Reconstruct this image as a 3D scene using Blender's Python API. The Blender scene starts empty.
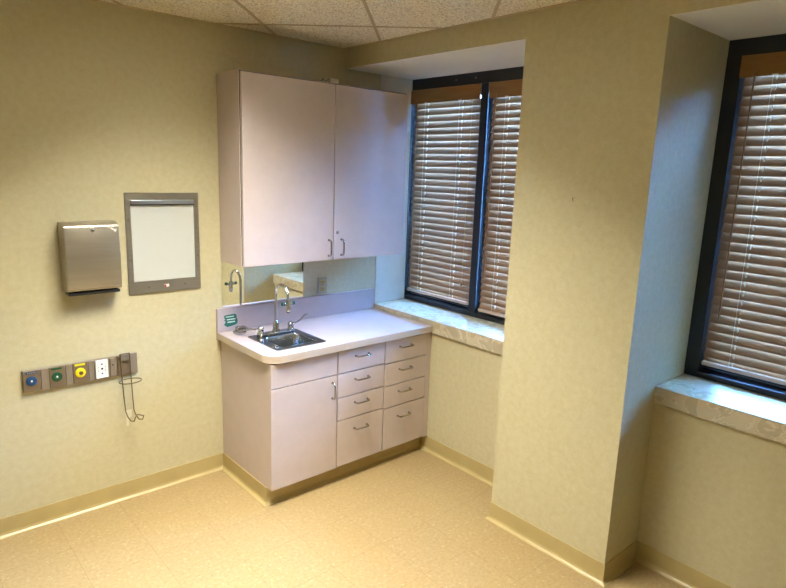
import bpy, bmesh, math, random
from mathutils import Vector, Matrix
random.seed(7)
SC = bpy.context.scene
COL = SC.collection
PI = math.pi

# ------------------------------------------------------------ camera
def make_camera():
    loc = Vector((-2.7355, -3.2833, 1.8664))
    yaw, pit, rol = [math.radians(a) for a in (-41.5687, -11.6762, 2.0173)]
    fwd = Vector((math.sin(-yaw)*math.cos(pit), math.cos(yaw)*math.cos(pit), math.sin(pit)))
    right = Vector((math.cos(yaw), math.sin(yaw), 0))
    up = right.cross(fwd)
    r = right*math.cos(rol) + up*math.sin(rol)
    u = -right*math.sin(rol) + up*math.cos(rol)
    cd = bpy.data.cameras.new('camera')
    cd.sensor_fit = 'HORIZONTAL'; cd.sensor_width = 36
    cd.lens = 604.1013*36/786
    cd.clip_start = 0.05
    co = bpy.data.objects.new('camera', cd)
    m = Matrix((r, u, -fwd)).transposed().to_4x4()
    m.translation = loc
    co.matrix_world = m
    COL.objects.link(co)
    SC.camera = co
make_camera()

# ------------------------------------------------------------ world / exposure
SKY = (0.17, 0.43, 1.0)
SKY_STRENGTH = 370.0
LAMP_MAIN = 270.0
LAMP_OTHER = 60.0
LAMP_COL = (1.0, 0.965, 0.87)
w = bpy.data.worlds.new('sky'); SC.world = w; w.use_nodes = True
bg = w.node_tree.nodes['Background']
bg.inputs[0].default_value = (*SKY, 1); bg.inputs[1].default_value = SKY_STRENGTH
SC.view_settings.view_transform = 'Standard'
SC.view_settings.look = 'None'
SC.view_settings.gamma = 1
SC.view_settings.use_curve_mapping = False
SC.view_settings.exposure = 0.05
SC.cycles.max_bounces = 10
SC.cycles.diffuse_bounces = 6
SC.cycles.glossy_bounces = 5
SC.cycles.transparent_max_bounces = 12
SC.cycles.use_denoising = True
SC.cycles.sample_clamp_indirect = 20.0
SC.cycles.caustics_reflective = False
SC.cycles.caustics_refractive = False

# ------------------------------------------------------------ materials
def mat(name, color, rough=0.6, metal=0.0, spec=0.5, emit=None, estr=0.0):
    m = bpy.data.materials.new(name); m.use_nodes = True
    b = m.node_tree.nodes['Principled BSDF']
    b.inputs['Base Color'].default_value = (*color, 1)
    b.inputs['Roughness'].default_value = rough
    b.inputs['Metallic'].default_value = metal
    b.inputs['Specular IOR Level'].default_value = spec
    if emit:
        b.inputs['Emission Color'].default_value = (*emit, 1)
        b.inputs['Emission Strength'].default_value = estr
    return m

def nodes(m): return m.node_tree.nodes, m.node_tree.links, m.node_tree.nodes['Principled BSDF']

def noise_mat(name, stops, scale=8.0, detail=4, rough=0.6, bump=0.0, bscale=60, mapping=(1,1,1), spec=0.5, metal=0.0,
              fine=None, wave=None):
    """stops: list of (pos, color) on a noise texture; fine: (scale, amount) brightness jitter"""
    m = mat(name, stops[0][1], rough, metal, spec)
    N, L, b = nodes(m)
    tc = N.new('ShaderNodeTexCoord'); mp = N.new('ShaderNodeMapping')
    mp.inputs['Scale'].default_value = mapping
    L.new(tc.outputs['Object'], mp.inputs[0])
    n = N.new('ShaderNodeTexNoise'); n.inputs['Scale'].default_value = scale; n.inputs['Detail'].default_value = detail
    L.new(mp.outputs[0], n.inputs['Vector'])
    cr = N.new('ShaderNodeValToRGB'); e = cr.color_ramp.elements
    e[0].position, e[0].color = stops[0][0], (*stops[0][1], 1)
    e[1].position, e[1].color = stops[-1][0], (*stops[-1][1], 1)
    for p, c in stops[1:-1]:
        k = e.new(p); k.color = (*c, 1)
    L.new(n.outputs['Fac'], cr.inputs[0])
    out = cr.outputs[0]
    if fine:
        n2 = N.new('ShaderNodeTexNoise'); n2.inputs['Scale'].default_value = fine[0]; n2.inputs['Detail'].default_value = 3
        L.new(mp.outputs[0], n2.inputs['Vector'])
        mr = N.new('ShaderNodeMapRange'); mr.inputs[1].default_value = .35; mr.inputs[2].default_value = .65
        mr.inputs[3].default_value = 1-fine[1]; mr.inputs[4].default_value = 1+fine[1]
        L.new(n2.outputs['Fac'], mr.inputs[0])
        vm = N.new('ShaderNodeVectorMath'); vm.operation = 'SCALE'
        L.new(out, vm.inputs[0]); L.new(mr.outputs[0], vm.inputs['Scale'])
        out = vm.outputs[0]
    L.new(out, b.inputs['Base Color'])
    if bump:
        n3 = N.new('ShaderNodeTexNoise'); n3.inputs['Scale'].default_value = bscale; n3.inputs['Detail'].default_value = 3
        L.new(mp.outputs[0], n3.inputs['Vector'])
        bp = N.new('ShaderNodeBump'); bp.inputs['Strength'].default_value = bump; bp.inputs['Distance'].default_value = .004
        L.new(n3.outputs['Fac'], bp.inputs['Height']); L.new(bp.outputs[0], b.inputs['Normal'])
    return m

def wallpaper():
    m = noise_mat('wallpaper', [(.28, (.485,.435,.265)), (.5, (.51,.465,.295)), (.74, (.535,.495,.33))],
                  scale=34, detail=7, rough=.5, bump=.06, bscale=110, fine=(200, .04), spec=.35)
    return m
def ceiling_tile():
    m = mat('ceiling_tile', (.7,.65,.53), .9)
    N, L, b = nodes(m)
    tc = N.new('ShaderNodeTexCoord')
    n = N.new('ShaderNodeTexNoise'); n.inputs['Scale'].default_value = 105; n.inputs['Detail'].default_value = 5; n.inputs['Roughness'].default_value = .7
    L.new(tc.outputs['Object'], n.inputs['Vector'])
    cr = N.new('ShaderNodeValToRGB'); e = cr.color_ramp.elements
    e[0].position, e[0].color = .37, (.24,.18,.10,1)
    e[1].position, e[1].color = .56, (.86,.80,.66,1)
    k = e.new(.45); k.color = (.72,.65,.50,1)
    L.new(n.outputs['Fac'], cr.inputs[0]); L.new(cr.outputs[0], b.inputs['Base Color'])
    bp = N.new('ShaderNodeBump'); bp.inputs['Strength'].default_value = .4; bp.inputs['Distance'].default_value = .004
    L.new(n.outputs['Fac'], bp.inputs['Height']); L.new(bp.outputs[0], b.inputs['Normal'])
    return m
def floor_vinyl():
    m = mat('floor_vinyl', (.7,.5,.25), .28)
    N, L, b = nodes(m)
    tc = N.new('ShaderNodeTexCoord')
    n = N.new('ShaderNodeTexNoise'); n.inputs['Scale'].default_value = 60; n.inputs['Detail'].default_value = 6; n.inputs['Roughness'].default_value = .65
    L.new(tc.outputs['Object'], n.inputs['Vector'])
    cr = N.new('ShaderNodeValToRGB'); e = cr.color_ramp.elements
    e[0].position, e[0].color = .28, (.275,.188,.080,1)
    e[1].position, e[1].color = .74, (.40,.30,.165,1)
    k = e.new(.52); k.color = (.335,.243,.113,1)
    L.new(n.outputs['Fac'], cr.inputs[0])
    v = N.new('ShaderNodeTexVoronoi'); v.inputs['Scale'].default_value = 34
    L.new(tc.outputs['Object'], v.inputs['Vector'])
    c2 = N.new('ShaderNodeValToRGB'); c2.color_ramp.elements[0].position = .10; c2.color_ramp.elements[0].color = (1,1,1,1)
    c2.color_ramp.elements[1].position = .24; c2.color_ramp.elements[1].color = (0,0,0,1)
    L.new(v.outputs['Distance'], c2.inputs[0])
    mx = N.new('ShaderNodeMixRGB'); mx.inputs[2].default_value = (.50,.42,.27,1)
    ml = N.new('ShaderNodeMath'); ml.operation = 'MULTIPLY'; ml.inputs[1].default_value = .42
    L.new(c2.outputs[0], ml.inputs[0]); L.new(ml.outputs[0], mx.inputs[0])
    L.new(cr.outputs[0], mx.inputs[1])
    bk = N.new('ShaderNodeTexBrick'); bk.offset = 0; bk.inputs['Scale'].default_value = 1
    bk.inputs['Brick Width'].default_value = .3048; bk.inputs['Row Height'].default_value = .3048
    bk.inputs['Mortar Size'].default_value = .0012; bk.inputs['Mortar Smooth'].default_value = .2
    bk.inputs['Color1'].default_value = (1,1,1,1); bk.inputs['Color2'].default_value = (.97,.97,.97,1); bk.inputs['Mortar'].default_value = (.72,.68,.6,1)
    L.new(tc.outputs['Object'], bk.inputs['Vector'])
    m2 = N.new('ShaderNodeMixRGB'); m2.blend_type = 'MULTIPLY'; m2.inputs[0].default_value = 1
    L.new(mx.outputs[0], m2.inputs[1]); L.new(bk.outputs['Color'], m2.inputs[2])
    L.new(m2.outputs[0], b.inputs['Base Color'])
    return m
def marble():
    m = mat('marble', (.6,.55,.45), .26)
    N, L, b = nodes(m)
    tc = N.new('ShaderNodeTexCoord')
    n = N.new('ShaderNodeTexNoise'); n.inputs['Scale'].default_value = 9; n.inputs['Detail'].default_value = 6; n.inputs['Distortion'].default_value = 1.6
    L.new(tc.outputs['Object'], n.inputs['Vector'])
    cr = N.new('ShaderNodeValToRGB'); e = cr.color_ramp.elements
    e[0].position, e[0].color = .36, (.42,.37,.26,1)
    e[1].position, e[1].color = .62, (.54,.48,.35,1)
    k = e.new(.485); k.color = (.48,.425,.30,1)
    k = e.new(.505); k.color = (.64,.59,.47,1)
    k = e.new(.525); k.color = (.52,.46,.33,1)
    L.new(n.outputs['Fac'], cr.inputs[0]); L.new(cr.outputs[0], b.inputs['Base Color'])
    return m
def wood(name, c1, c2, rough=.35):
    return noise_mat(name, [(.3, c1), (.7, c2)], scale=6, detail=5, rough=rough, mapping=(8,1,8))

M = dict(
    wall=wallpaper(), ceil=ceiling_tile(), floor=floor_vinyl(), marble=marble(),
    soffit=noise_mat('soffit_paint', [(.3,(.80,.79,.75)),(.7,(.84,.83,.79))], scale=5, rough=.8),
    reveal=noise_mat('reveal_paint', [(.3,(.60,.585,.50)),(.7,(.64,.625,.54))], scale=9, rough=.55),
    grid=mat('ceiling_grid_metal', (.50,.39,.23), .6),
    base=noise_mat('cove_base', [(.3,(.40,.315,.135)),(.7,(.45,.36,.16))], scale=7, rough=.38),
    lam=noise_mat('laminate', [(.3,(.505,.425,.398)),(.7,(.535,.452,.424))], scale=14, rough=.42, fine=(240,.02)),
    top=noise_mat('counter_laminate', [(.3,(.395,.335,.335)),(.7,(.42,.357,.357))], scale=14, rough=.33, fine=(240,.02)),
    edge=mat('laminate_edge', (.50,.42,.34), .45),
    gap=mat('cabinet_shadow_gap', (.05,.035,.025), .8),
    chrome=mat('chrome', (.62,.62,.62), .10, 1.0),
    satin=mat('satin_steel', (.48,.46,.43), .24, 1.0),
    steel=noise_mat('brushed_steel', [(.3,(.41,.37,.29)),(.7,(.44,.40,.32))], scale=5, rough=.36, mapping=(1,1,14), metal=.85),
    bsteel=noise_mat('sink_steel', [(.3,(.36,.37,.37)),(.7,(.40,.41,.41))], scale=6, rough=.22, mapping=(40,1,1), metal=1.0),
    plate=noise_mat('frame_steel', [(.3,(.27,.245,.20)),(.7,(.31,.285,.235))], scale=5, rough=.42, mapping=(1,1,30), metal=.75),
    rail=mat('rail_bronze', (.22,.165,.105), .45, .5),
    rail2=mat('rail_light_bronze', (.29,.245,.19), .42, .55),
    wire=mat('wire_bronze', (.15,.11,.06), .35, .7),
    opal=mat('opal_acrylic', (.52,.54,.51), .35),
    beige=mat('beige_plate', (.36,.33,.24), .45),
    strip=mat('clip_strip', (.34,.37,.42), .3, .8),
    mirror=mat('mirror_silver', (.90,.93,.90), .0, 1.0),
    frame=mat('black_aluminium', (.010,.013,.018), .32, 0.0),
    slat=wood('blind_wood', (.225,.122,.064), (.265,.148,.082), .55),
    val=wood('valance_wood', (.25,.115,.030), (.31,.15,.042), .5),
    rod=mat('bottom_rail_wood', (.60,.47,.38), .35),
    cord=mat('cord', (.80,.76,.68), .6),
    wand=mat('wand_wood', (.22,.11,.045), .4),
    white=mat('white_plastic', (.80,.79,.76), .4),
    black=mat('black_plastic', (.015,.015,.015), .45),
    green=mat('green_plastic', (.004,.065,.022), .4),
    blue=mat('blue_plastic', (.005,.045,.14), .4),
    yellow=mat('yellow_plastic', (.85,.68,.01), .4),
    red=mat('red_plastic', (.60,.04,.01), .4),
    teal=mat('teal_cap', (.002,.06,.05), .4),
    teal2=mat('teal_sticker', (.002,.11,.085), .5),
    pale=mat('pale_print', (.55,.72,.64), .5),
    ivory=mat('ivory_plastic', (.62,.52,.30), .4),
    tan=mat('tan_plastic', (.48,.36,.12), .4),
    tape=mat('masking_tape', (.66,.62,.46), .6),
    louver=mat('louver_metal', (.22,.21,.19), .5, .5),
    housing=mat('fixture_housing', (.75,.72,.66), .6),
    lamp=mat('fluorescent_tube', (.9,.9,.9), .5, emit=LAMP_COL, estr=6.0),
)
def glass_mat():
    m = bpy.data.materials.new('window_glass'); m.use_nodes = True
    N, L = m.node_tree.nodes, m.node_tree.links
    N.clear()
    o = N.new('ShaderNodeOutputMaterial'); mx = N.new('ShaderNodeMixShader')
    t = N.new('ShaderNodeBsdfTransparent'); t.inputs[0].default_value = (.86,.93,.95,1)
    g = N.new('ShaderNodeBsdfGlossy'); g.inputs['Roughness'].default_value = .02
    f = N.new('ShaderNodeFresnel'); f.inputs[0].default_value = 1.45
    L.new(f.outputs[0], mx.inputs[0]); L.new(t.outputs[0], mx.inputs[1]); L.new(g.outputs[0], mx.inputs[2])
    L.new(mx.outputs[0], o.inputs[0])
    return m
M['glass'] = glass_mat()

# ------------------------------------------------------------ mesh builder
class MB:
    def __init__(s): s.bm = bmesh.new()
    def box(s, x0, x1, y0, y1, z0, z1, bev=0.0, seg=2, mi=0):
        before = set(s.bm.verts)
        r = bmesh.ops.create_cube(s.bm, size=1)
        vs = r['verts']
        for v in vs:
            v.co = Vector(((x0+x1)/2 + v.co.x*(x1-x0), (y0+y1)/2 + v.co.y*(y1-y0), (z0+z1)/2 + v.co.z*(z1-z0)))
        if bev:
            es = list({e for v in vs for e in v.link_edges})
            bmesh.ops.bevel(s.bm, geom=es, offset=bev, segments=seg, affect='EDGES', profile=.5)
        if mi:
            for v in s.bm.verts:
                if v not in before:
                    for f in v.link_faces: f.material_index = mi
        return s
    def cyl(s, a, b, r, r2=None, n=16):
        a, b = Vector(a), Vector(b); d = b-a
        q = d.to_track_quat('Z', 'Y').to_matrix().to_4x4()
        m = Matrix.Translation((a+b)/2) @ q
        bmesh.ops.create_cone(s.bm, cap_ends=True, segments=n, radius1=r, radius2=r if r2 is None else r2, depth=d.length, matrix=m)
        return s
    def sphere(s, c, r, sc=(1,1,1), n=14):
        m = Matrix.Translation(c) @ Matrix.Diagonal((*sc, 1))
        bmesh.ops.create_uvsphere(s.bm, u_segments=n, v_segments=n//2+1, radius=r, matrix=m)
        return s
    def tube(s, pts, r, n=10, closed=False, flat=1.0):
        pts = [Vector(p) for p in pts]; rings = []
        k = len(pts); prev = None
        for i, p in enumerate(pts):
            if closed: t = pts[(i+1) % k]-pts[i-1]
            else: t = pts[min(i+1, k-1)]-pts[max(i-1, 0)]
            t.normalize()
            if prev is None:
                a = Vector((0,0,1)) if abs(t.z) < .9 else Vector((1,0,0))
                u = t.cross(a).normalized()
            else:
                u = (prev - t*prev.dot(t)).normalized()
            prev = u; v = t.cross(u)
            rr = r[i] if isinstance(r, (list, tuple)) else r
            rings.append([s.bm.verts.new(p + u*rr*math.cos(2*PI*j/n) + v*rr*flat*math.sin(2*PI*j/n)) for j in range(n)])
        m = k if closed else k-1
        for i in range(m):
            A, B = rings[i], rings[(i+1) % k]
            for j in range(n):
                s.bm.faces.new((A[j], A[(j+1) % n], B[(j+1) % n], B[j]))
        if not closed:
            s.bm.faces.new(rings[0][::-1]); s.bm.faces.new(rings[-1])
        return s
    def prism(s, outline, z0, z1, holes=()):
        """vertical slab from XY outline, with holes"""
        loops = [outline]+list(holes); es = []
        allv = []
        for lp in loops:
            vs = [s.bm.verts.new((x, y, z0)) for x, y in lp]; allv += vs
            es += [s.bm.edges.new((vs[i], vs[(i+1) % len(vs)])) for i in range(len(vs))]
        r = bmesh.ops.triangle_fill(s.bm, use_beauty=True, use_dissolve=False, edges=es)
        fs = [g for g in r['geom'] if isinstance(g, bmesh.types.BMFace)]
        e = bmesh.ops.extrude_face_region(s.bm, geom=fs)
        for g in e['geom']:
            if isinstance(g, bmesh.types.BMVert): g.co.z = z1
        return s
    def lathe(s, c, prof, n=20, axis='Z'):
        c = Vector(c); rings = []
        for r, h in prof:
            ring = []
            for j in range(n):
                a = 2*PI*j/n
                if axis == 'Z': p = (r*math.cos(a), r*math.sin(a), h)
                elif axis == 'Y': p = (r*math.cos(a), h, r*math.sin(a))
                else: p = (h, r*math.cos(a), r*math.sin(a))
                ring.append(s.bm.verts.new(c+Vector(p)))
            rings.append(ring)
        for A, B in zip(rings, rings[1:]):
            for j in range(n): s.bm.faces.new((A[j], A[(j+1) % n], B[(j+1) % n], B[j]))
        s.bm.faces.new(rings[0][::-1]); s.bm.faces.new(rings[-1])
        return s
    def build(s, name, m, parent=None, smooth=False, loc=None):
        bmesh.ops.recalc_face_normals(s.bm, faces=s.bm.faces[:])
        origin = Vector((0,0,0))
        if loc is not None:
            origin = Vector(loc)
            for v in s.bm.verts: v.co -= origin
        me = bpy.data.meshes.new(name); s.bm.to_mesh(me); s.bm.free()
        for k in (m if isinstance(m, (list, tuple)) else [m]): me.materials.append(k)
        o = bpy.data.objects.new(name, me); COL.objects.link(o)
        o.location = origin
        if smooth:
            for p in me.polygons: p.use_smooth = True
            md = o.modifiers.new('edges', 'EDGE_SPLIT'); md.split_angle = math.radians(40)
        if parent is not None:
            o.parent = parent
            o.location = origin - wloc(parent)
        return o
def wloc(o):
    v = Vector((0,0,0))
    while o is not None: v += o.location; o = o.parent
    return v
def thing(name, label, cat, loc, group=None):
    o = bpy.data.objects.new(name, None); o.empty_display_size = .05
    COL.objects.link(o); o.location = loc
    o['label'] = label; o['category'] = cat
    if group: o['group'] = group
    return o
def tag(o, label, cat, group=None):
    o['label'] = label; o['category'] = cat
    if group: o['group'] = group
    return o
def struct(o): o['kind'] = 'structure'; return o
def rrect(x0, x1, y0, y1, r, n=5):
    """rounded rectangle outline; r = radius or 4 radii (x0y0, x1y0, x1y1, x0y1)"""
    rs = r if isinstance(r, (tuple, list)) else (r,)*4
    out = []
    for (cx, cy, sx, sy, a0), q in zip(((x0,y0,1,1,PI),(x1,y0,-1,1,1.5*PI),(x1,y1,-1,-1,0),(x0,y1,1,-1,.5*PI)), rs):
        if q <= 0: out.append((cx, cy)); continue
        ox, oy = cx+sx*q, cy+sy*q
        for i in range(n+1):
            a = a0 + .5*PI*i/n
            out.append((ox+q*math.cos(a), oy+q*math.sin(a)))
    return out

# ------------------------------------------------------------ dimensions
ZC, ZS = 2.603, 2.484          # ceiling, window head
P, D = .303, .288              # pillar projection, window frame plane
YA, YB = -1.413, -2.091        # pillar between the two windows
Y2, Y3 = -3.55, -4.25          # end of second window bay
XL, YF = -4.15, -4.65          # far walls of the room (behind the camera)
ZSILL, ZSB = .914, .828

# ------------------------------------------------------------ shell
struct(MB().box(XL-.12, .6, YF-.12, .12, -.1, 0).build('floor', M['floor']))
# walls
struct(MB().box(XL-.12, .6, 0, .12, 0, 2.9).build('wall_back', M['wall']))
struct(MB().box(XL-.12, XL, YF, 0, 0, 2.9).build('wall_left', M['wall']))
struct(MB().box(XL-.12, .6, YF-.12, YF, 0, 2.9).build('wall_front', M['wall']))
b = MB()
b.box(0, .46, YA, 0, 0, ZSB)                       # under first sill
b.box(0, .46, Y2, YB, 0, ZSB)                      # under second sill
b.box(-P, .46, YB, YA, 0, ZS)                      # pillar
b.box(-P, .46, YF, Y2, 0, ZS)                      # next pillar
b.box(-P, .46, YF, 0, ZS, 2.9)                     # header
for f in b.bm.faces:
    c = f.calc_center_median(); f.normal_update()
    if abs(c.z-ZS) < 1e-4 and abs(f.normal.z) > .9: f.material_index = 1
struct(b.build('wall_right', [M['wall'], M['soffit']]))

# ceiling : square panels laid diagonally in a grid, one opening per light fixture
S = .6; R2 = math.sqrt(2)
def diag(u, v, z=ZC):           # u = (x-y)/sqrt2, v = (x+y)/sqrt2
    return ((u+v)/R2, (v-u)/R2, z)
U0, V0 = .04/1, -1.2/R2
U0 = .05/R2
FIX = [(-1, -2, 'near'), (-1, -6, 'far')]   # (u cell, first of two v cells)
def fixcells():
    out = set()
    for iu, iv, _ in FIX: out |= {(iu, iv), (iu, iv-1)}
    return out
FC = fixcells()
# the ceiling is a slab with rectangular (diagonal) holes for fixtures
outl = [(XL-.05, YF-.05), (-P+.02, YF-.05), (-P+.02, .05), (XL-.05, .05)]
holes = []
for iu, iv, _ in FIX:
    u0, u1 = U0+iu*S, U0+(iu+1)*S
    v1, v0 = V0+(iv+1)*S, V0+(iv-1)*S
    holes.append([diag(u, v)[:2] for u, v in ((u0+.012,v0+.012),(u1-.012,v0+.012),(u1-.012,v1-.012),(u0+.012,v1-.012))])
struct(MB().prism(outl, ZC, ZC+.02, holes).build('ceiling', M['ceil']))
# grid bars, clipped to the room
def clip(p, q):
    t0, t1 = 0., 1.; d = (q[0]-p[0], q[1]-p[1])
    for k, lo, hi in ((0, XL, -P), (1, YF, 0)):
        if abs(d[k]) < 1e-9: continue
        a, c = (lo-p[k])/d[k], (hi-p[k])/d[k]
        if a > c: a, c = c, a
        t0, t1 = max(t0, a), min(t1, c)
    if t1-t0 < .01: return None
    return [(p[0]+d[0]*t, p[1]+d[1]*t) for t in (t0, t1)]
b = MB()
def bar(p, q, wd=.008, z0=ZC-.0035, z1=ZC+.001):
    c = clip(p, q)
    if not c: return
    (ax, ay), (bx, by) = c
    L = math.hypot(bx-ax, by-ay); nx, ny = -(by-ay)/L*wd, (bx-ax)/L*wd
    b.prism([(ax+nx,ay+ny),(ax-nx,ay-ny),(bx-nx,by-ny),(bx+nx,by+ny)], z0, z1)
for k in range(-9, 10):
    u = U0+k*S
    bar(diag(u, -7)[:2], diag(u, 2)[:2])
for k in range(-9, 6):
    v = V0+k*S
    # interrupted at the two-cell fixtures
    segs = [(-6, 6)]
    for iu, iv, _ in FIX:
        if k == iv:
            segs = [(-6, U0+iu*S), (U0+(iu+1)*S, 6)]
    for a0, a1 in segs: bar(diag(a0, v)[:2], diag(a1, v)[:2], .0078, ZC-.0032)
# wall angle round the room
b.box(XL, -P, -.018, 0, ZC-.003, ZC+.001); b.box(XL, -P, YF, YF+.018, ZC-.003, ZC+.001)
b.box(XL, XL+.018, YF+.018, -.018, ZC-.003, ZC+.001); b.box(-P-.018, -P, YF+.018, -.018, ZC-.003, ZC+.001)
struct(b.build('trim_1', M['grid']))
# painted side of the first window recess
struct(MB().box(.0, D+.02, -.003, -.0002, ZSILL, ZS).build('trim_3', M['reveal']))
# roof slab above so no daylight leaks
struct(MB().box(XL-.12, .6, YF-.12, .12, 2.9, 3.0).build('trim_2', M['soffit']))

# light fixtures : recessed housing, three tubes, deep louvers, real area lamp inside
def fixture(iu, iv, where):
    uc, vc = U0+(iu+.5)*S, V0+iv*S
    c = diag(uc, vc, ZC)
    root = thing('ceiling_light', 'recessed fluorescent ceiling light with deep metal louvers, %s' % where, 'ceiling light', c,
                 'recessed ceiling lights')
    rot = math.radians(45)
    def place(o):
        o.location = (0,0,0); o.rotation_euler = (0,0,rot); return o
    hw, hl = S/2-.014, S-.014     # local: x along v direction (long), y across
    b = MB()
    t = .004
    hh = .19
    b.box(-hl, hl, -hw, hw, hh, hh+t); b.box(-hl, hl, -hw, -hw+t, 0, hh); b.box(-hl, hl, hw-t, hw, 0, hh)
    b.box(-hl, -hl+t, -hw, hw, 0, hh); b.box(hl-t, hl, -hw, hw, 0, hh)
    o = b.build('housing', M['housing']); o.parent = root; place(o)
    b = MB()
    for i in range(1, 7):
        x = -hl + 2*hl*i/7; b.box(x-.002, x+.002, -hw+t, hw-t, .002, .130)
    for j in range(1, 3):
        y = -hw + 2*hw*j/3; b.box(-hl+t, hl-t, y-.002, y+.002, .003, .129)
    o = b.build('louver', M['louver']); o.parent = root; place(o)
    for j in range(3):
        y = -hw + 2*hw*(j+.5)/3
        o = MB().cyl((-hl+.03, y, .165), (hl-.03, y, .165), .013).build('tube', M['lamp'], smooth=True); o.parent = root; place(o)
    ld = bpy.data.lights.new('tube_light', 'AREA'); ld.shape = 'RECTANGLE'; ld.size = 2*hl-.06; ld.size_y = 2*hw-.06
    ld.energy = LAMP_MAIN if where.startswith('nearest') else LAMP_OTHER; ld.color = LAMP_COL
    lo = bpy.data.objects.new('tube_light', ld); COL.objects.link(lo); lo.parent = root
    lo.location = (0, 0, .145); lo.rotation_euler = (0, 0, rot)
for iu, iv, k in FIX:
    fixture(iu, iv, 'nearest the wall cabinet' if k == 'near' else 'farther from the wall cabinet')

# cove baseboards ------------------------------------------------
COVE = [(0,.1),(.004,.1),(.0045,.022),(.008,.010),(.016,.003),(.022,.0015),(.022,0),(0,0)]
def cove(path, side=1):
    """sweep along XY path (room lies on `side` of the direction); mitred corners"""
    b = MB(); n = len(path); rings = []
    for i, p in enumerate(path):
        p = Vector(p)
        d1 = (Vector(path[i])-Vector(path[i-1])).normalized() if i else None
        d2 = (Vector(path[i+1])-Vector(path[i])).normalized() if i < n-1 else None
        def nn(d): return Vector((-d.y, d.x))*side
        if d1 is None: off = nn(d2)
        elif d2 is None: off = nn(d1)
        else:
            a, c = nn(d1), nn(d2); off = (a+c)/(1+a.dot(c))
        rings.append([b.bm.verts.new((p.x+off.x*q, p.y+off.y*q, z)) for q, z in COVE])
    m = len(COVE)
    for A, B in zip(rings, rings[1:]):
        for j in range(m): b.bm.faces.new((A[j], A[(j+1)%m], B[(j+1)%m], B[j]))
    b.bm.faces.new(rings[0]); b.bm.faces.new(rings[-1][::-1])
    return b
TOEX, TOEY, CX0 = -1.2, -.535, -1.190
struct(cove([(XL, 0), (CX0, 0)], -1).build('baseboard_back', M['base']))
struct(cove([(0, TOEY), (0, YA), (-P, YA), (-P, YB), (0, YB), (0, Y2), (-P, Y2), (-P, YF)], -1).build('baseboard_right', M['base']))
struct(cove([(XL, YF), (XL, 0)], -1).build('baseboard_left', M['base']))
struct(cove([(-P, YF), (XL, YF)], -1).build('baseboard_front', M['base']))

# ------------------------------------------------------------ windows
def window(name, y_left, y_right, mullions, sill_y0, sill_y1, jw=.010):
    """frame in the plane x = D .. ; y_left > y_right"""
    X0, X1 = D, D+.13
    root = bpy.data.objects.new(name, None); COL.objects.link(root); root.location = (D, (y_left+y_right)/2, ZSILL)
    root['kind'] = 'structure'
    b = MB()
    b.box(X0, X1, y_right, y_left, ZS-.072, ZS, .002)
    b.box(X0, X1, y_right, y_left, ZSILL, ZSILL+.028, .002)
    b.box(X0+.05, X1, y_right, y_left, ZSILL+.028, ZSILL+.040, .002)
    b.box(X0, X1, y_left-jw, y_left, ZSILL+.028, ZS-.072)
    b.box(X0, X1, y_right, y_right+.022, ZSILL+.028, ZS-.072)
    b.build('window_frame', M['frame'], root)
    for (a, c) in mullions:
        MB().box(X0, X1, c, a, ZSILL+.028, ZS-.072, .002).build('mullion', M['frame'], root)
    ys = [y_left-jw] + [v for mm in mullions for v in mm] + [y_right+.022]
    for i in range(0, len(ys), 2):
        a, c = ys[i], ys[i+1]; q = .05
        s_ = MB().box(X0+.062, X1-.002, a-q, a-.0003, ZSILL+.0405, ZS-.073, .002).box(X0+.062, X1-.002, c+.0003, c+q, ZSILL+.0405, ZS-.073, .002)
        s_.box(X0+.062, X1-.002, c+q, a-q, ZS-.12, ZS-.073, .002).box(X0+.062, X1-.002, c+q, a-q, ZSILL+.0405, ZSILL+.069, .002)
        sash = s_.build('sash', M['frame'], root)
        MB().box(X1-.03, X1-.025, c+q-.004, a-q+.004, ZSILL+.066, ZS-.117).build('pane', M['glass'], sash)
    # screws in the head
    for q in (.30, .42, .75, .9):
        y = y_left + (y_right-y_left)*q
        MB().cyl((X0+.001, y, ZS-.035), (X0-.002, y, ZS-.035), .005).build('screw', M['satin'], root)
    s = MB().box(-.018, .46, sill_y0, sill_y1, ZSB, ZSILL, .004).build('window_sill', M['marble'], root)
    return root
window('window_1', 0, YA, [(-.643, -.703)], YA, 0)
window('window_2', YB, Y2, [(-2.80, -2.86)], Y2, YB, .066)
# daylight portals in the openings (pure sampling aids, they emit nothing)
for (a, c) in ((0, YA), (YB, Y2)):
    ld = bpy.data.lights.new('portal', 'AREA'); ld.shape = 'RECTANGLE'; ld.size = abs(a-c); ld.size_y = ZS-ZSILL
    ld.cycles.is_portal = True
    lo = bpy.data.objects.new('portal', ld); COL.objects.link(lo)
    lo.location = (.44, (a+c)/2, (ZS+ZSILL)/2)
    lo.rotation_euler = Matrix(((0,0,1),(1,0,0),(0,1,0))).to_euler()   # faces -x (into the room)

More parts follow.
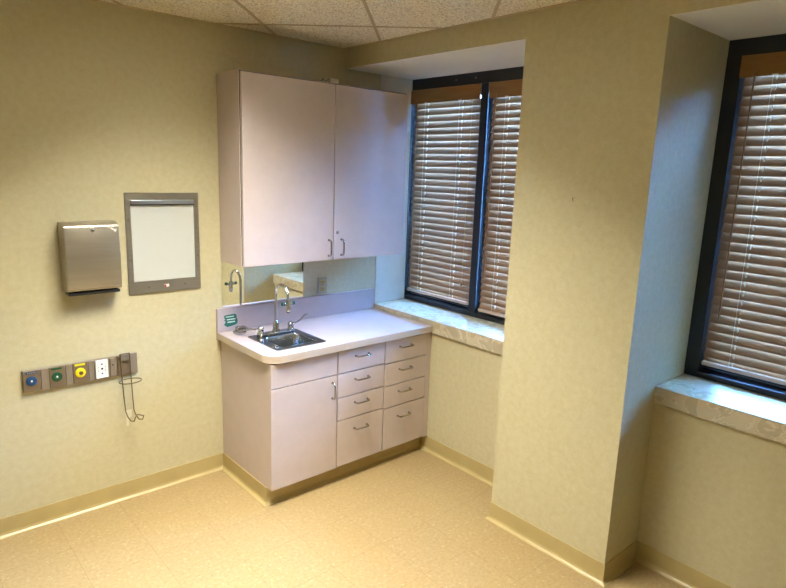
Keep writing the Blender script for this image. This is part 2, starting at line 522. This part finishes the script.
# ------------------------------------------------------------ wooden blinds
PITCH, TILT = .0435, math.radians(65)
def blind(label, y0, y1, ladders, zbot, wand=None, cordy=None, vw=.012):
    """y0 > y1"""
    XC = .312
    root = thing('wooden_blind', label, 'window blind', (XC, (y0+y1)/2, ZS-.072), 'wooden venetian blinds')
    b = MB(); b.box(.279, .2875, y1-.008, y0+vw, 2.318, ZS-.073, .0015)
    b.build('valance', M['val'], root)
    MB().box(.30, .345, y1, y0, 2.345, ZS-.075, .002).build('headrail', M['rod'], root)
    ztop = 2.318
    n = int((ztop-.012-zbot-.004)/PITCH)+1
    b = MB(); hwid = .025
    cx, sz = math.cos(TILT), math.sin(TILT)
    for i in range(n):
        zc = ztop-.012 - i*PITCH
        prof = []
        for k in range(6):                                  # slightly crowned slat; room edge low
            s_ = -1+2*k/5
            crown = .0028*(1-s_*s_)
            for th, lst in ((.0013, 0), (-.0013, 1)):
                pass
            prof.append((s_*hwid, crown))
        def P3(s_, h, y): return (XC + s_*cx - h*sz, y, zc + s_*sz + h*cx)
        # s>0 is the window side, higher
        topv = [[b.bm.verts.new(P3(s_, c_+.0013, y)) for s_, c_ in prof] for y in (y0, y1)]
        botv = [[b.bm.verts.new(P3(s_, c_-.0013, y)) for s_, c_ in prof] for y in (y0, y1)]
        for j in range(5):
            b.bm.faces.new((topv[0][j], topv[0][j+1], topv[1][j+1], topv[1][j]))
            b.bm.faces.new((botv[0][j], botv[1][j], botv[1][j+1], botv[0][j+1]))
            for e in (0, 1): b.bm.faces.new((topv[e][j], botv[e][j], botv[e][j+1], topv[e][j+1]))
        b.bm.faces.new((topv[0][0], topv[1][0], botv[1][0], botv[0][0]))
        b.bm.faces.new((topv[0][5], botv[0][5], botv[1][5], topv[1][5]))
    sl = b.build('slats', M['slat'], root)
    zr = ztop-.012-n*PITCH
    MB().box(XC-.026, XC+.024, y1, y0, zbot-.004, zbot+.016, .004).build('bottom_rail', M['rod'], root)
    for y in ladders:
        b = MB(); b.cyl((XC-.004, y, 2.35), (XC-.004, y, zbot+.012), .0028, n=6)
        b.cyl((XC-.0285, y+.008, 2.33), (XC-.0285, y+.008, zbot+.010), .0007, n=5)
        b.build('ladder_cord', M['cord'], root)
        MB().box(.2755, .2795, y-.012, y+.012, 2.3175, 2.3225).build('valance_clip', M['white'], root)
    if wand:
        b = MB(); b.cyl((.272, wand[0], 2.335), (.268, wand[0]+.0, wand[1]), .0042, n=8); b.sphere((.268, wand[0], wand[1]), .006)
        b.cyl((.272, wand[0], 2.335), (.30, wand[0], 2.35), .003, n=8)
        b.build('tilt_wand', M['wand'], root)
    if cordy:
        y, z = cordy
        b = MB(); b.tube([(.30, y, 2.35), (.275, y, 2.30), (.272, y-.002, 1.7), (.272, y, z)], .0011, 6)
        b.build('lift_cord', M['tan'], root)
        b = MB(); b.lathe((.272, y, z-.03), [(.004,.03),(.008,.022),(.011,.005),(.008,0)], 12)
        b.build('tassel', M['wand'], root, smooth=True)
    return root
blind('wooden venetian blind beside the wall cabinet, a round tassel low on its cord', -.026, -.634, (-.155, -.475, ), .985,
      wand=(-.075, 1.05), cordy=(-.585, 1.14), vw=.024)
blind('wooden venetian blind between the black mullion and the wall pillar, partly hidden by the pillar', -.728, -1.385, (-.855, -1.25), .965, wand=(-.775, 1.20))
blind('wooden venetian blind in the nearer window, its long wand hanging by the black jamb', -2.168, -2.79, (-2.300, -2.65), .985, wand=(-2.222, 1.23))
blind('wooden venetian blind in the far half of the nearer window beyond its mullion', -2.875, -3.525, (-3.0, -3.4), .985)

# ------------------------------------------------------------ pulls
def pull(a, bb, out, name='handle', m=None, r=.0052, parent=None):
    """bow handle between two feet a and bb standing out by vector out"""
    a, bb, out = Vector(a), Vector(bb), Vector(out)
    d = (bb-a); pts = [a, a+out*.65]
    pts += [a+out*.9+d*.04, a+out+d*.13, a+out*1.05+d*.5, bb+out-d*.13, bb+out*.9-d*.04, bb+out*.65, bb]
    b = MB(); b.tube(pts, r, 8)
    for q in (a, bb): b.cyl(q, q+out*.12, .007, n=12)
    return b.build(name, m or M['satin'], parent, smooth=True, loc=a)

# ------------------------------------------------------------ base cabinet
def base_cabinet():
    yb, yf = -.58, -.6
    root = thing('base_cabinet', 'pinkish beige laminate sink base cabinet with eight drawers standing under the worktop', 'cabinet', (-.6, -.3, 0))
    b = MB()
    t = .018
    x0, x1, z0, z1 = CX0, -.003, .1, .8395
    b.box(x0, x0+t, yb, -.002, z0, z1, .001); b.box(x1-t, x1, yb, -.002, z0, z1)
    b.box(x0+t, x1-t, yb, -.002, z0, z0+t); b.box(x0+t, x1-t, -.012, -.002, z0+t, z1)
    b.box(x0+t, x1-t, yb, yb+.016, z0+t, z0+.05)
    b.box(-.757, -.745, yb, -.012, z0+t, z1); b.box(-.409, -.393, yb, -.012, z0+t, z1)
    b.box(-.062, x1-t, yb, yb+.02, z0+t, z1)
    b.build('body', M['lam'], root)
    # dark sheet behind the fronts, paints the shade in their gaps
    MB().box(-1.17, -.03, yb+.003, yb+.012, z0+.02, z1-.005).build('front_gap_shade', M['gap'], root)
    # toe kick plinth with cove base
    b = MB(); b.box(CX0, -.003, TOEY, -.002, 0, .0995)
    b.build('plinth', M['base'], root)
    cove([(CX0, 0), (CX0, TOEY), (-.003, TOEY)], -1).build('toe_kick', M['base'], root)
    def front(name, xa, xb, za, zb):
        o = MB().box(xa, xb, yf, yb-.0005, za, zb, .0012, 1).build(name, M['lam'], root, loc=(xa, yb, za))
        return o
    front('front_panel', -1.196, -.763, .698, .832)
    d = front('door', -1.196, -.763, .108, .692)
    pull((-.797, yf, .558), (-.797, yf, .652), (0, -.028, 0), parent=d)
    for xa, xb, hc in ((-.756, -.406, -.583), (-.398, -.048, -.233)):
        zs = [.832, .693, .545, .402, .108]
        if xa > -.5: zs = [.832, .685, .538, .392, .108]
        for k in range(4):
            o = front('drawer', xa+.0, xb-.0, zs[k+1]+.004, zs[k]-.003)
            zc = (zs[k]+zs[k+1])/2 + .022 if k < 3 else zs[3]-.072
            pull((hc-.048, yf, zc), (hc+.048, yf, zc), (0, -.028, 0), parent=o)
    MB().box(-.043, -.003, yf+.004, yb-.0005, .105, .832).build('filler_strip', M['lam'], root)
    return root
base_cabinet()

# ------------------------------------------------------------ worktop with sink cut-out
def worktop():
    root = thing('worktop', 'pale pinkish laminate worktop with rounded corner and low backsplash on the base cabinet', 'worktop', (-.6, -.3, .84))
    x0, x1, y0, y1 = -1.217, -.0195, -.62, -.0005
    hole = rrect(-1.105, -.803, -.522, -.205, .03)
    out = rrect(x0, x1, y0, y1, (.085, .004, 0, 0), 8)
    b = MB().prism(out, .8795, .8805, [hole]); b.build('top_surface', M['top'], root)
    o2 = rrect(x0, x1, y0, y1, (.085, .004, 0, 0), 8)
    b = MB().prism(o2, .8400, .8794, [hole]); b.build('slab', M['edge'], root)
    b = MB().box(x0, -.0195, -.021, -.0005, .881, 1.024, .001, 1)
    b.build('backsplash', M['top'], root)
worktop()

# ------------------------------------------------------------ sink
def sink():
    root = thing('sink', 'small rectangular stainless steel drop-in sink set in the worktop', 'sink', (-.955, -.36, .88))
    zr = .8808
    X0, X1, Y0, Y1 = -1.119, -.790, -.535, -.190
    bx0, bx1, by0, by1 = -1.066, -.826, -.492, -.272
    hole = rrect(bx0, bx1, by0, by1, .04)
    b = MB().prism(rrect(X0, X1, Y0, Y1, .02), zr, zr+.003, [hole])
    b.build('rim', M['bsteel'], root)
    # bowl
    b = MB()
    lv = []
    for z, ins in ((zr+.003, 0), (zr-.006, .003), (.78, .008), (.742, .014), (.727, .03), (.722, .055)):
        lp = rrect(bx0+ins, bx1-ins, by0+ins, by1-ins, max(.04-ins*.2, .02), 6)
        lv.append([b.bm.verts.new((x, y, z)) for x, y in lp])
    for A, B in zip(lv, lv[1:]):
        n = len(A)
        for j in range(n): b.bm.faces.new((A[j], A[(j+1)%n], B[(j+1)%n], B[j]))
    b.bm.faces.new(lv[-1])
    o = b.build('bowl', M['bsteel'], root, smooth=True)
    md = o.modifiers.new('thick', 'SOLIDIFY'); md.thickness = .0012; md.offset = 1
    b = MB().lathe((-.946, -.382, .7225), [(.04,0),(.042,.002),(.034,.003),(.03,-.0),(.001,.0)], 24)
    b.build('drain', M['chrome'], root, smooth=True)
sink()

# ------------------------------------------------------------ faucet
def faucet():
    z0 = .884
    sx, sy = -.944, -.225
    root = thing('faucet', 'chrome gooseneck faucet with twin green-capped eyewash nozzles at the back of the sink', 'faucet', (sx, sy, z0))
    b = MB().box(-1.060, -.828, sy-.026, sy+.026, z0, z0+.014, .005, 3)
    b.cyl((-1.045, sy, z0+.012), (-1.045, sy, z0+.03), .022, .017, 20); b.cyl((-.843, sy, z0+.012), (-.843, sy, z0+.03), .022, .017, 20)
    b.build('deck_plate', M['chrome'], root, smooth=True)
    b = MB().lathe((sx, sy, z0+.012), [(.024,0),(.022,.01),(.019,.02),(.018,.05),(.015,.06),(.009,.07),(.008,.075)], 20)
    pts = [(sx, sy, z0+.06), (sx, sy, 1.0), (sx, sy, 1.12)]
    R = .066
    for i in range(0, 11):
        a = PI*i/10
        pts.append((sx, sy-R+R*math.cos(a), 1.125+R*math.sin(a)*.98))
    pts += [(sx+.002, sy-2*R-.004, 1.10)]
    b.tube(pts, .0078, 12)
    b.build('spout', M['chrome'], root, smooth=True)
    hy, hz = sy-2*R-.004, 1.082
    b = MB().cyl((sx, hy, hz+.025), (sx, hy, hz-.012), .012, n=16)
    b.tube([(sx-.028, hy, hz+.010), (sx, hy, hz), (sx+.028, hy, hz+.010)], .007, 10)
    b.lathe((sx, hy, hz-.045), [(.009,0),(.013,.006),(.014,.024),(.011,.034)], 16)
    hd = b.build('eyewash_head', M['chrome'], root, smooth=True)
    for s in (-1, 1):
        c = (sx+s*.035, hy, hz+.008)
        b = MB().cyl((c[0]-s*.008, hy, c[2]), (c[0]+s*.004, hy, c[2]+.003), .0105, n=16); b.sphere((c[0]+s*.003, hy, c[2]+.002), .0102, (.6,1,1))
        o = b.build('nozzle_cap', M['teal'], hd, smooth=True); o['label'] = 'dark green nozzle cap'
    # wrist-blade handles
    def blade(cx, pts, wd):
        b = MB().lathe((cx, sy, z0+.028), [(.017,0),(.019,.006),(.019,.018),(.015,.026),(.006,.03)], 20)
        b.tube(pts, wd, 10, flat=.38)
        b.build('handle', M['chrome'], root, smooth=True)
    blade(-.843, [(-.843, sy, z0+.045), (-.80, sy+.004, z0+.047), (-.768, sy+.008, z0+.058), (-.745, sy+.010, z0+.078), (-.725, sy+.012, z0+.086), (-.712, sy+.013, z0+.085)],
          [.007, .0065, .0065, .007, .0085, .007])
    blade(-1.045, [(-1.045, sy, z0+.045), (-1.08, sy+.022, z0+.040), (-1.115, sy+.06, z0+.030), (-1.145, sy+.085, z0+.026)],
          [.007, .0075, .010, .012])
faucet()
# chrome soap dish
b = MB().lathe((-1.118, -.105, .881), [(.030,0),(.038,.004),(.040,.014),(.037,.016),(.032,.008),(.004,.007)], 24)
soap = thing('soap_dish', 'small chrome soap dish with raised holder on the worktop beside the left tap handle', 'soap dish', (-1.118, -.105, .881))
b.build('dish', M['chrome'], soap, smooth=True)
b = MB().box(-1.140, -1.080, -.118, -.085, .900, .924, .006, 3)
b.cyl((-1.135, -.10, .884), (-1.125, -.10, .905), .006); b.cyl((-1.09, -.10, .884), (-1.095, -.10, .905), .006)
b.tube([(-1.10,-.12,.918),(-1.08,-.13,.912),(-1.05,-.135,.903),(-1.03,-.14,.899)], .005, 8)
b.build('holder', M['satin'], soap, smooth=True)

# ------------------------------------------------------------ sticker on backsplash
def sticker():
    root = thing('sticker', 'torn dark green sticker with pale lettering on the backsplash near the mirror', 'sticker', (-1.13, -.0212, .948))
    x0, x1, z0, z1 = -1.176, -1.088, .908, .984
    out = [(x0+.003,z0+.012),(x0+.02,z0),(x0+.05,z0+.004),(x1-.01,z0+.010),(x1,z0+.022),(x1-.002,z0+.044),(x1-.008,z0+.052),(x1-.006,z1-.010),
           (x1-.018,z1),(x0+.03,z1-.001),(x0+.001,z1-.004),(x0+.002,z0+.056),(x0+.008,z0+.048),(x0,z0+.042),(x0+.010,z0+.036),(x0+.008,z0+.026),(x0,z0+.020)]
    b = MB()
    vs = [b.bm.verts.new((x, -.0219, z)) for x, z in out]
    es = [b.bm.edges.new((vs[i], vs[(i+1)%len(vs)])) for i in range(len(vs))]
    r = bmesh.ops.triangle_fill(b.bm, use_beauty=True, edges=es)
    e = bmesh.ops.extrude_face_region(b.bm, geom=[g for g in r['geom'] if isinstance(g, bmesh.types.BMFace)])
    for g in e['geom']:
        if isinstance(g, bmesh.types.BMVert): g.co.y = -.0212
    b.build('sheet', M['teal2'], root)
    b = MB(); rnd = random.Random(3)
    for zz, xa, xb, h in ((z1-.014, x0+.012, x1-.024, .006), (z1-.031, x0+.018, x1-.020, .007), (z1-.047, x0+.022, x1-.022, .008)):
        x = xa
        while x < xb:
            wd = .0045+rnd.random()*.002
            b.box(x, x+wd, -.0224, -.0219, zz-h/2, zz+h/2); x += wd+.0014
    o = b.build('lettering', M['pale'], root); o['label'] = 'pale lettering too small to read'
sticker()

# ------------------------------------------------------------ mirror and outlet
tag(MB().box(-1.177, -.611, -.005, -.0005, 1.0275, 1.3055, .0008, 1).build('mirror', M['mirror'], loc=(-.89, 0, 1.03)),
    'low frameless wall mirror between backsplash and wall cabinet', 'mirror')
def outlet():
    root = thing('wall_outlet', 'ivory wall power outlet with duplex sockets above the backsplash', 'power outlet', (-.46, 0, 1.085))
    MB().box(-.497, -.423, -.007, -.0005, 1.032, 1.146, .003, 2).build('cover_plate', M['beige'], root)
    for z in (1.112, 1.066):
        r_ = MB().box(-.478, -.442, -.0095, -.007, z-.017, z+.017, .001, 1).build('socket', M['tan'], root)
        for x in (-.4675, -.4525): MB().box(x-.0022, x+.0022, -.0102, -.0096, z-.005, z+.009).build('slot', M['black'], r_)
        MB().cyl((-.46, -.0096, z-.010), (-.46, -.0102, z-.010), .003).build('slot', M['black'], r_)
    MB().cyl((-.46, -.0068, 1.089), (-.46, -.009, 1.089), .0035).build('screw', M['satin'], root)
outlet()

# ------------------------------------------------------------ wall cabinet
def wall_cabinet():
    root = thing('wall_cabinet', 'large two-door pinkish beige laminate cabinet hung on the wall above the sink', 'cabinet', (-.58, 0, 1.307))
    x0, x1, z0, z1 = -1.179, .008, 1.307, 2.346
    yb, yf = -.256, -.276
    b = MB(); t = .018
    b.box(x0, x0+t, yb, -.0005, z0, z1, .001, 1); b.box(x1-t, x1, yb, -.0005, z0, z1)
    b.box(x0+t, x1-t, yb, -.0005, z0, z0+t); b.box(x0+t, x1-t, yb, -.0005, z1-t, z1)
    b.box(x0+t, x1-t, -.012, -.0005, z0+t, z1-t); b.box(-.578, -.562, yb, -.012, z0+t, z1-t)
    b.build('body', M['lam'], root)
    MB().box(x0+.004, x1-.004, yb-.0025, yb-.0002, z0+.003, z1-.004).build('door_gap_shade', M['gap'], root)  # full-width dark sheet added so the gaps round the doors look shaded
    for xa, xb, hx in ((-1.172, -.5735, -.606), (-.5685, .006, -.512)):
        d = MB().box(xa, xb, yf, yb-.003, z0+.0, z1-.009, .0012, 1).build('door', M['lam'], root, loc=(xa, yb, z0))
        pull((hx, yf, 1.334), (hx, yf, 1.430), (0, -.028, 0), parent=d)
        if xa > -.6:
            MB().lathe((-.541, yf, 1.474), [(.0105,.001),(.0105,-.004),(.008,-.006)], 16, 'Y').build('lock', M['plate'], d, smooth=True)
wall_cabinet()
cl = thing('plastic_clip', 'small white plastic clip lying on top of the wall cabinet', 'clip', (-.56, -.20, 2.3465))
b = MB().box(-.575, -.515, -.23, -.20, 2.3465, 2.376, .004, 2); b.build('clip_body', M['white'], cl)
b = MB().tube([(-.575,-.215,2.372),(-.60,-.215,2.356),(-.618,-.215,2.372),(-.628,-.215,2.352)], .004, 8)
b.build('clip_wire', M['plate'], cl)

# ------------------------------------------------------------ film viewer
def film_viewer():
    root = thing('film_viewer', 'recessed x-ray film viewer with white panel and grey steel frame on the wall', 'film viewer', (-1.505, 0, 1.43))
    x0, x1, z0, z1 = -1.702, -1.307, 1.162, 1.700
    def xz(outer, hole, ya, yb, name, m, parent=root):
        b = MB(); loops = [outer]+([hole] if hole else []); es = []
        for lp in loops:
            vs = [b.bm.verts.new((x, ya, z)) for x, z in lp]
            es += [b.bm.edges.new((vs[i], vs[(i+1)%len(vs)])) for i in range(len(vs))]
        r = bmesh.ops.triangle_fill(b.bm, use_beauty=True, edges=es)
        e = bmesh.ops.extrude_face_region(b.bm, geom=[g for g in r['geom'] if isinstance(g, bmesh.types.BMFace)])
        for g in e['geom']:
            if isinstance(g, bmesh.types.BMVert): g.co.y = yb
        return b.build(name, m, parent)
    px0, px1, pz0, pz1 = -1.675, -1.334, 1.228, 1.662
    xz([(x0,z0),(x1,z0),(x1,z1),(x0,z1)], [(px0,pz0),(px1,pz0),(px1,pz1),(px0,pz1)], -.0005, -.009, 'frame', M['plate'])
    MB().box(px0+.0005, px1-.0005, -.0045, -.0006, pz0+.0005, pz1-.0005).build('panel', M['opal'], root)
    b = MB().box(px0+.002, px1-.002, -.016, -.0046, 1.640, 1.661, .002, 2); b.build('film_clip', M['strip'], root)
    b = MB().box(px0+.002, px1-.002, -.013, -.0046, 1.634, 1.6399); b.build('roller', M['black'], root)
    sw = MB().box(-1.516, -1.490, -.0125, -.009, 1.187, 1.203, .001, 1).build('switch', M['white'], root)
    MB().box(-1.516, -1.507, -.0145, -.0125, 1.188, 1.202, .001, 1).build('switch_lens', M['red'], sw)
    for x, z in ((-1.60,1.195),(-1.40,1.195),(-1.69,1.56),(-1.69,1.35),(-1.319,1.56),(-1.319,1.35)):
        MB().cyl((x, -.0088, z), (x, -.0105, z), .0035, n=10).build('screw', M['satin'], root)
film_viewer()

# ------------------------------------------------------------ towel dispenser
def dispenser():
    root = thing('towel_dispenser', 'brushed steel paper towel dispenser with keyhole lock on the wall', 'towel dispenser', (-1.89, 0, 1.38))
    xa, xb = -2.019, -1.762
    # shell: side profile (y,z) extruded in x with rounded front edges
    def side(prof, x0, x1, name, m, bev=0.0):
        b = MB(); rows = [[b.bm.verts.new((x, y, z)) for y, z in prof] for x in (x0, x1)]
        n = len(prof)
        for j in range(n): b.bm.faces.new((rows[0][j], rows[0][(j+1)%n], rows[1][(j+1)%n], rows[1][j]))
        b.bm.faces.new(rows[0]); b.bm.faces.new(rows[1][::-1])
        if bev: bmesh.ops.bevel(b.bm, geom=b.bm.edges[:], offset=bev, segments=3, affect='EDGES', profile=.5)
        return b.build(name, m, root, smooth=bool(bev))
    side([(-.0005,1.215),(-.0005,1.562),(-.055,1.560),(-.094,1.546),(-.094,1.225)], xa, xb, 'body', M['steel'], .004)
    c = MB().box(xa+.004, xb-.004, -.1035, -.0945, 1.236, 1.538, .0015, 2).build('cover', M['steel'], root, smooth=True)
    MB().box(xa+.010, xb-.010, -.088, -.010, 1.203, 1.2145).build('towel_slot', M['black'], root)
    for z in (1.5405, 1.2355):
        MB().cyl((xa+.004, -.099, z), (xb-.004, -.099, z), .0028, n=8).build('cover_lip', M['satin'], root, smooth=True)
    b = MB().lathe((-1.890, -.1035, 1.523), [(.009,.001),(.009,-.003),(.006,-.0045)], 16, 'Y'); l = b.build('lock', M['satin'], root, smooth=True)
    MB().box(-1.8915, -1.8885, -.1088, -.1079, 1.519, 1.527).build('keyhole', M['black'], l)
    b = MB()
    pts = [(-1.820,1.534),(-1.800,1.5355),(-1.792,1.527),(-1.782,1.524),(-1.776,1.528),(-1.780,1.516),(-1.787,1.510),(-1.789,1.519),(-1.800,1.523),(-1.806,1.530)]
    vs = [b.bm.verts.new((x, -.1046, z)) for x, z in pts]; es = [b.bm.edges.new((vs[i], vs[(i+1)%len(vs)])) for i in range(len(vs))]
    r = bmesh.ops.triangle_fill(b.bm, use_beauty=True, edges=es)
    e = bmesh.ops.extrude_face_region(b.bm, geom=[g for g in r['geom'] if isinstance(g, bmesh.types.BMFace)])
    for g in e['geom']:
        if isinstance(g, bmesh.types.BMVert): g.co.y = -.1037
    o = b.build('torn_label', M['white'], root); o['label'] = 'torn white paper scrap'
dispenser()

# ------------------------------------------------------------ medical gas rail
def gas_rail():
    root = thing('gas_outlet_rail', 'bronze wall rail of medical gas outlets with blue, green and yellow discs', 'outlet rail', (-1.95, 0, .784))
    z0, z1 = .729, .841
    MB().box(-2.226, -1.682, -.014, -.0005, z0, z1, .002, 2).build('backplate', M['rail2'], root)
    y0, y1 = -.020, -.0142
    for k, (xa, xb) in enumerate(((-2.224,-2.152), (-2.111,-2.041), (-2.003,-1.933))):
        xc = (xa+xb)/2 - .002
        p = MB().box(xa, xb, y0, y1, z0+.002, z1-.002, .001, 1).build('gas_outlet', M['rail'], root)
        m = (M['blue'], M['green'], M['yellow'])[k]
        d = MB().lathe((xc, y0, .787), [(.0245,.001),(.0245,-.005),(.020,-.0075),(.010,-.0075),(.009,-.003),(.001,-.003)], 24, 'Y').build('disc', m, p, smooth=True)
        d['label'] = ('blue disc', 'green disc', 'yellow disc')[k]
        if k < 2: MB().cyl((xc, y0-.003, .788), (xc, y0-.009, .788), .0045, n=12).build('port', M['white'], p)
        else: MB().lathe((xc+.002, y0-.0076, .786), [(.010,.0),(.010,-.004),(.004,-.004)], 14, 'Y').build('port', M['wire'], p, smooth=True)
        MB().box(xc-.024, xc+.024, y0-.0015, y0, .824, .834).build('name_strip', (M['blue'], M['green'], M['yellow'])[k], p)
        if k == 0:
            b = MB()
            for q in range(5): b.box(xc-.017+q*.008, xc-.0115+q*.008, y0-.0021, y0-.0016, .8265, .8315)
            b.build('lettering', M['strip'], p)
    for xa, xb in ((-2.148,-2.114), (-2.037,-2.006), (-1.929,-1.902)):
        MB().box(xa, xb, y0+.001, y1, z0+.002, z1-.002, .001, 1).build('blank_plate', M['rail2'], root)
    p = MB().box(-1.896, -1.836, -.023, -.0142, z0+.008, z1-.006, .001, 1).build('power_socket', M['white'], root)
    for z, q in ((.813, .0042), (.762, .0042), (.788, .0055)):
        MB().cyl((-1.866, -.0228, z), (-1.866, -.0247, z), q, n=12).build('screw', M['black'], p)
    for z in (.778, .797):
        for x in (-1.884, -1.849): MB().box(x-.0015, x+.0015, -.0236, -.0228, z-.004, z+.004).build('slot', M['plate'], p)
    p = MB().box(-1.824, -1.797, -.021, -.0142, z0+.008, z1-.006, .001, 1).build('slide_plate', M['rail2'], root)
    MB().cyl((-1.811, -.0208, .798), (-1.811, -.0235, .798), .004, n=10).build('screw', M['black'], p)
    MB().box(-1.787, -1.722, y0, y1, z0+.004, z1-.002, .001, 1).build('slide_plate', M['rail'], root)
gas_rail()

# ------------------------------------------------------------ wire bottle holder
def holder():
    root = thing('wire_bottle_holder', 'bent bronze wire holder with a ring hooked on the gas outlet rail', 'wire holder', (-1.755, -.03, .85))
    b = MB(); r = .0031
    b.box(-1.777, -1.727, -.032, -.0205, .812, .846, .002, 2)
    b.build('clip', M['plate'], root)
    b = MB()
    for x, dx in ((-1.776, .008), (-1.729, .004)):
        b.tube([(x, -.024, .846), (x, -.036, .853), (x, -.041, .842), (x, -.042, .75), (x+dx*.6, -.046, .60), (x+dx, -.05, .53),
                (x+dx+.004, -.062, .508), (x+dx+.012, -.085, .488), (x+dx+.024, -.105, .490), (x+dx+.030, -.112, .515)], r, 8)
    b.tube([(-1.738, -.112, .515), (-1.728, -.105, .525), (-1.70, -.112, .515)], r, 8)
    b.tube([(-1.776, -.03, .851), (-1.729, -.03, .851)], r, 8)
    b.build('frame', M['wire'], root, smooth=True)
    b = MB(); cx, cy = -1.745, -.082
    b.tube([(cx+.056*math.cos(2*PI*i/28), cy+.042*math.sin(2*PI*i/28), .712-.0*math.cos(2*PI*i/28)) for i in range(28)], r, 8, closed=True)
    b.build('ring', M['wire'], root, smooth=True)
holder()
b = MB()
vs = [(-1.760,.518),(-1.722,.520),(-1.724,.478),(-1.738,.470),(-1.742,.425),(-1.756,.430),(-1.752,.480)]
b2 = [b.bm.verts.new((x, -.0012, z)) for x, z in vs]; es = [b.bm.edges.new((b2[i], b2[(i+1)%len(b2)])) for i in range(len(b2))]
r = bmesh.ops.triangle_fill(b.bm, use_beauty=True, edges=es)
e = bmesh.ops.extrude_face_region(b.bm, geom=[g for g in r['geom'] if isinstance(g, bmesh.types.BMFace)])
for g in e['geom']:
    if isinstance(g, bmesh.types.BMVert): g.co.y = -.0003
tag(b.build('tape_strip', M['tape'], loc=(-1.74, 0, .47)), 'torn pale strip of tape on the wall behind the wire holder', 'tape')

# hook in the pillar
b = MB().tube([(-P+.003, -1.745, 1.766), (-P-.006, -1.745, 1.767), (-P-.011, -1.748, 1.762), (-P-.012, -1.752, 1.752)], .0016, 6)
tag(b.build('wall_hook', M['wire'], loc=(-P, -1.745, 1.762)), 'tiny dark bent nail in the wall pillar', 'nail')
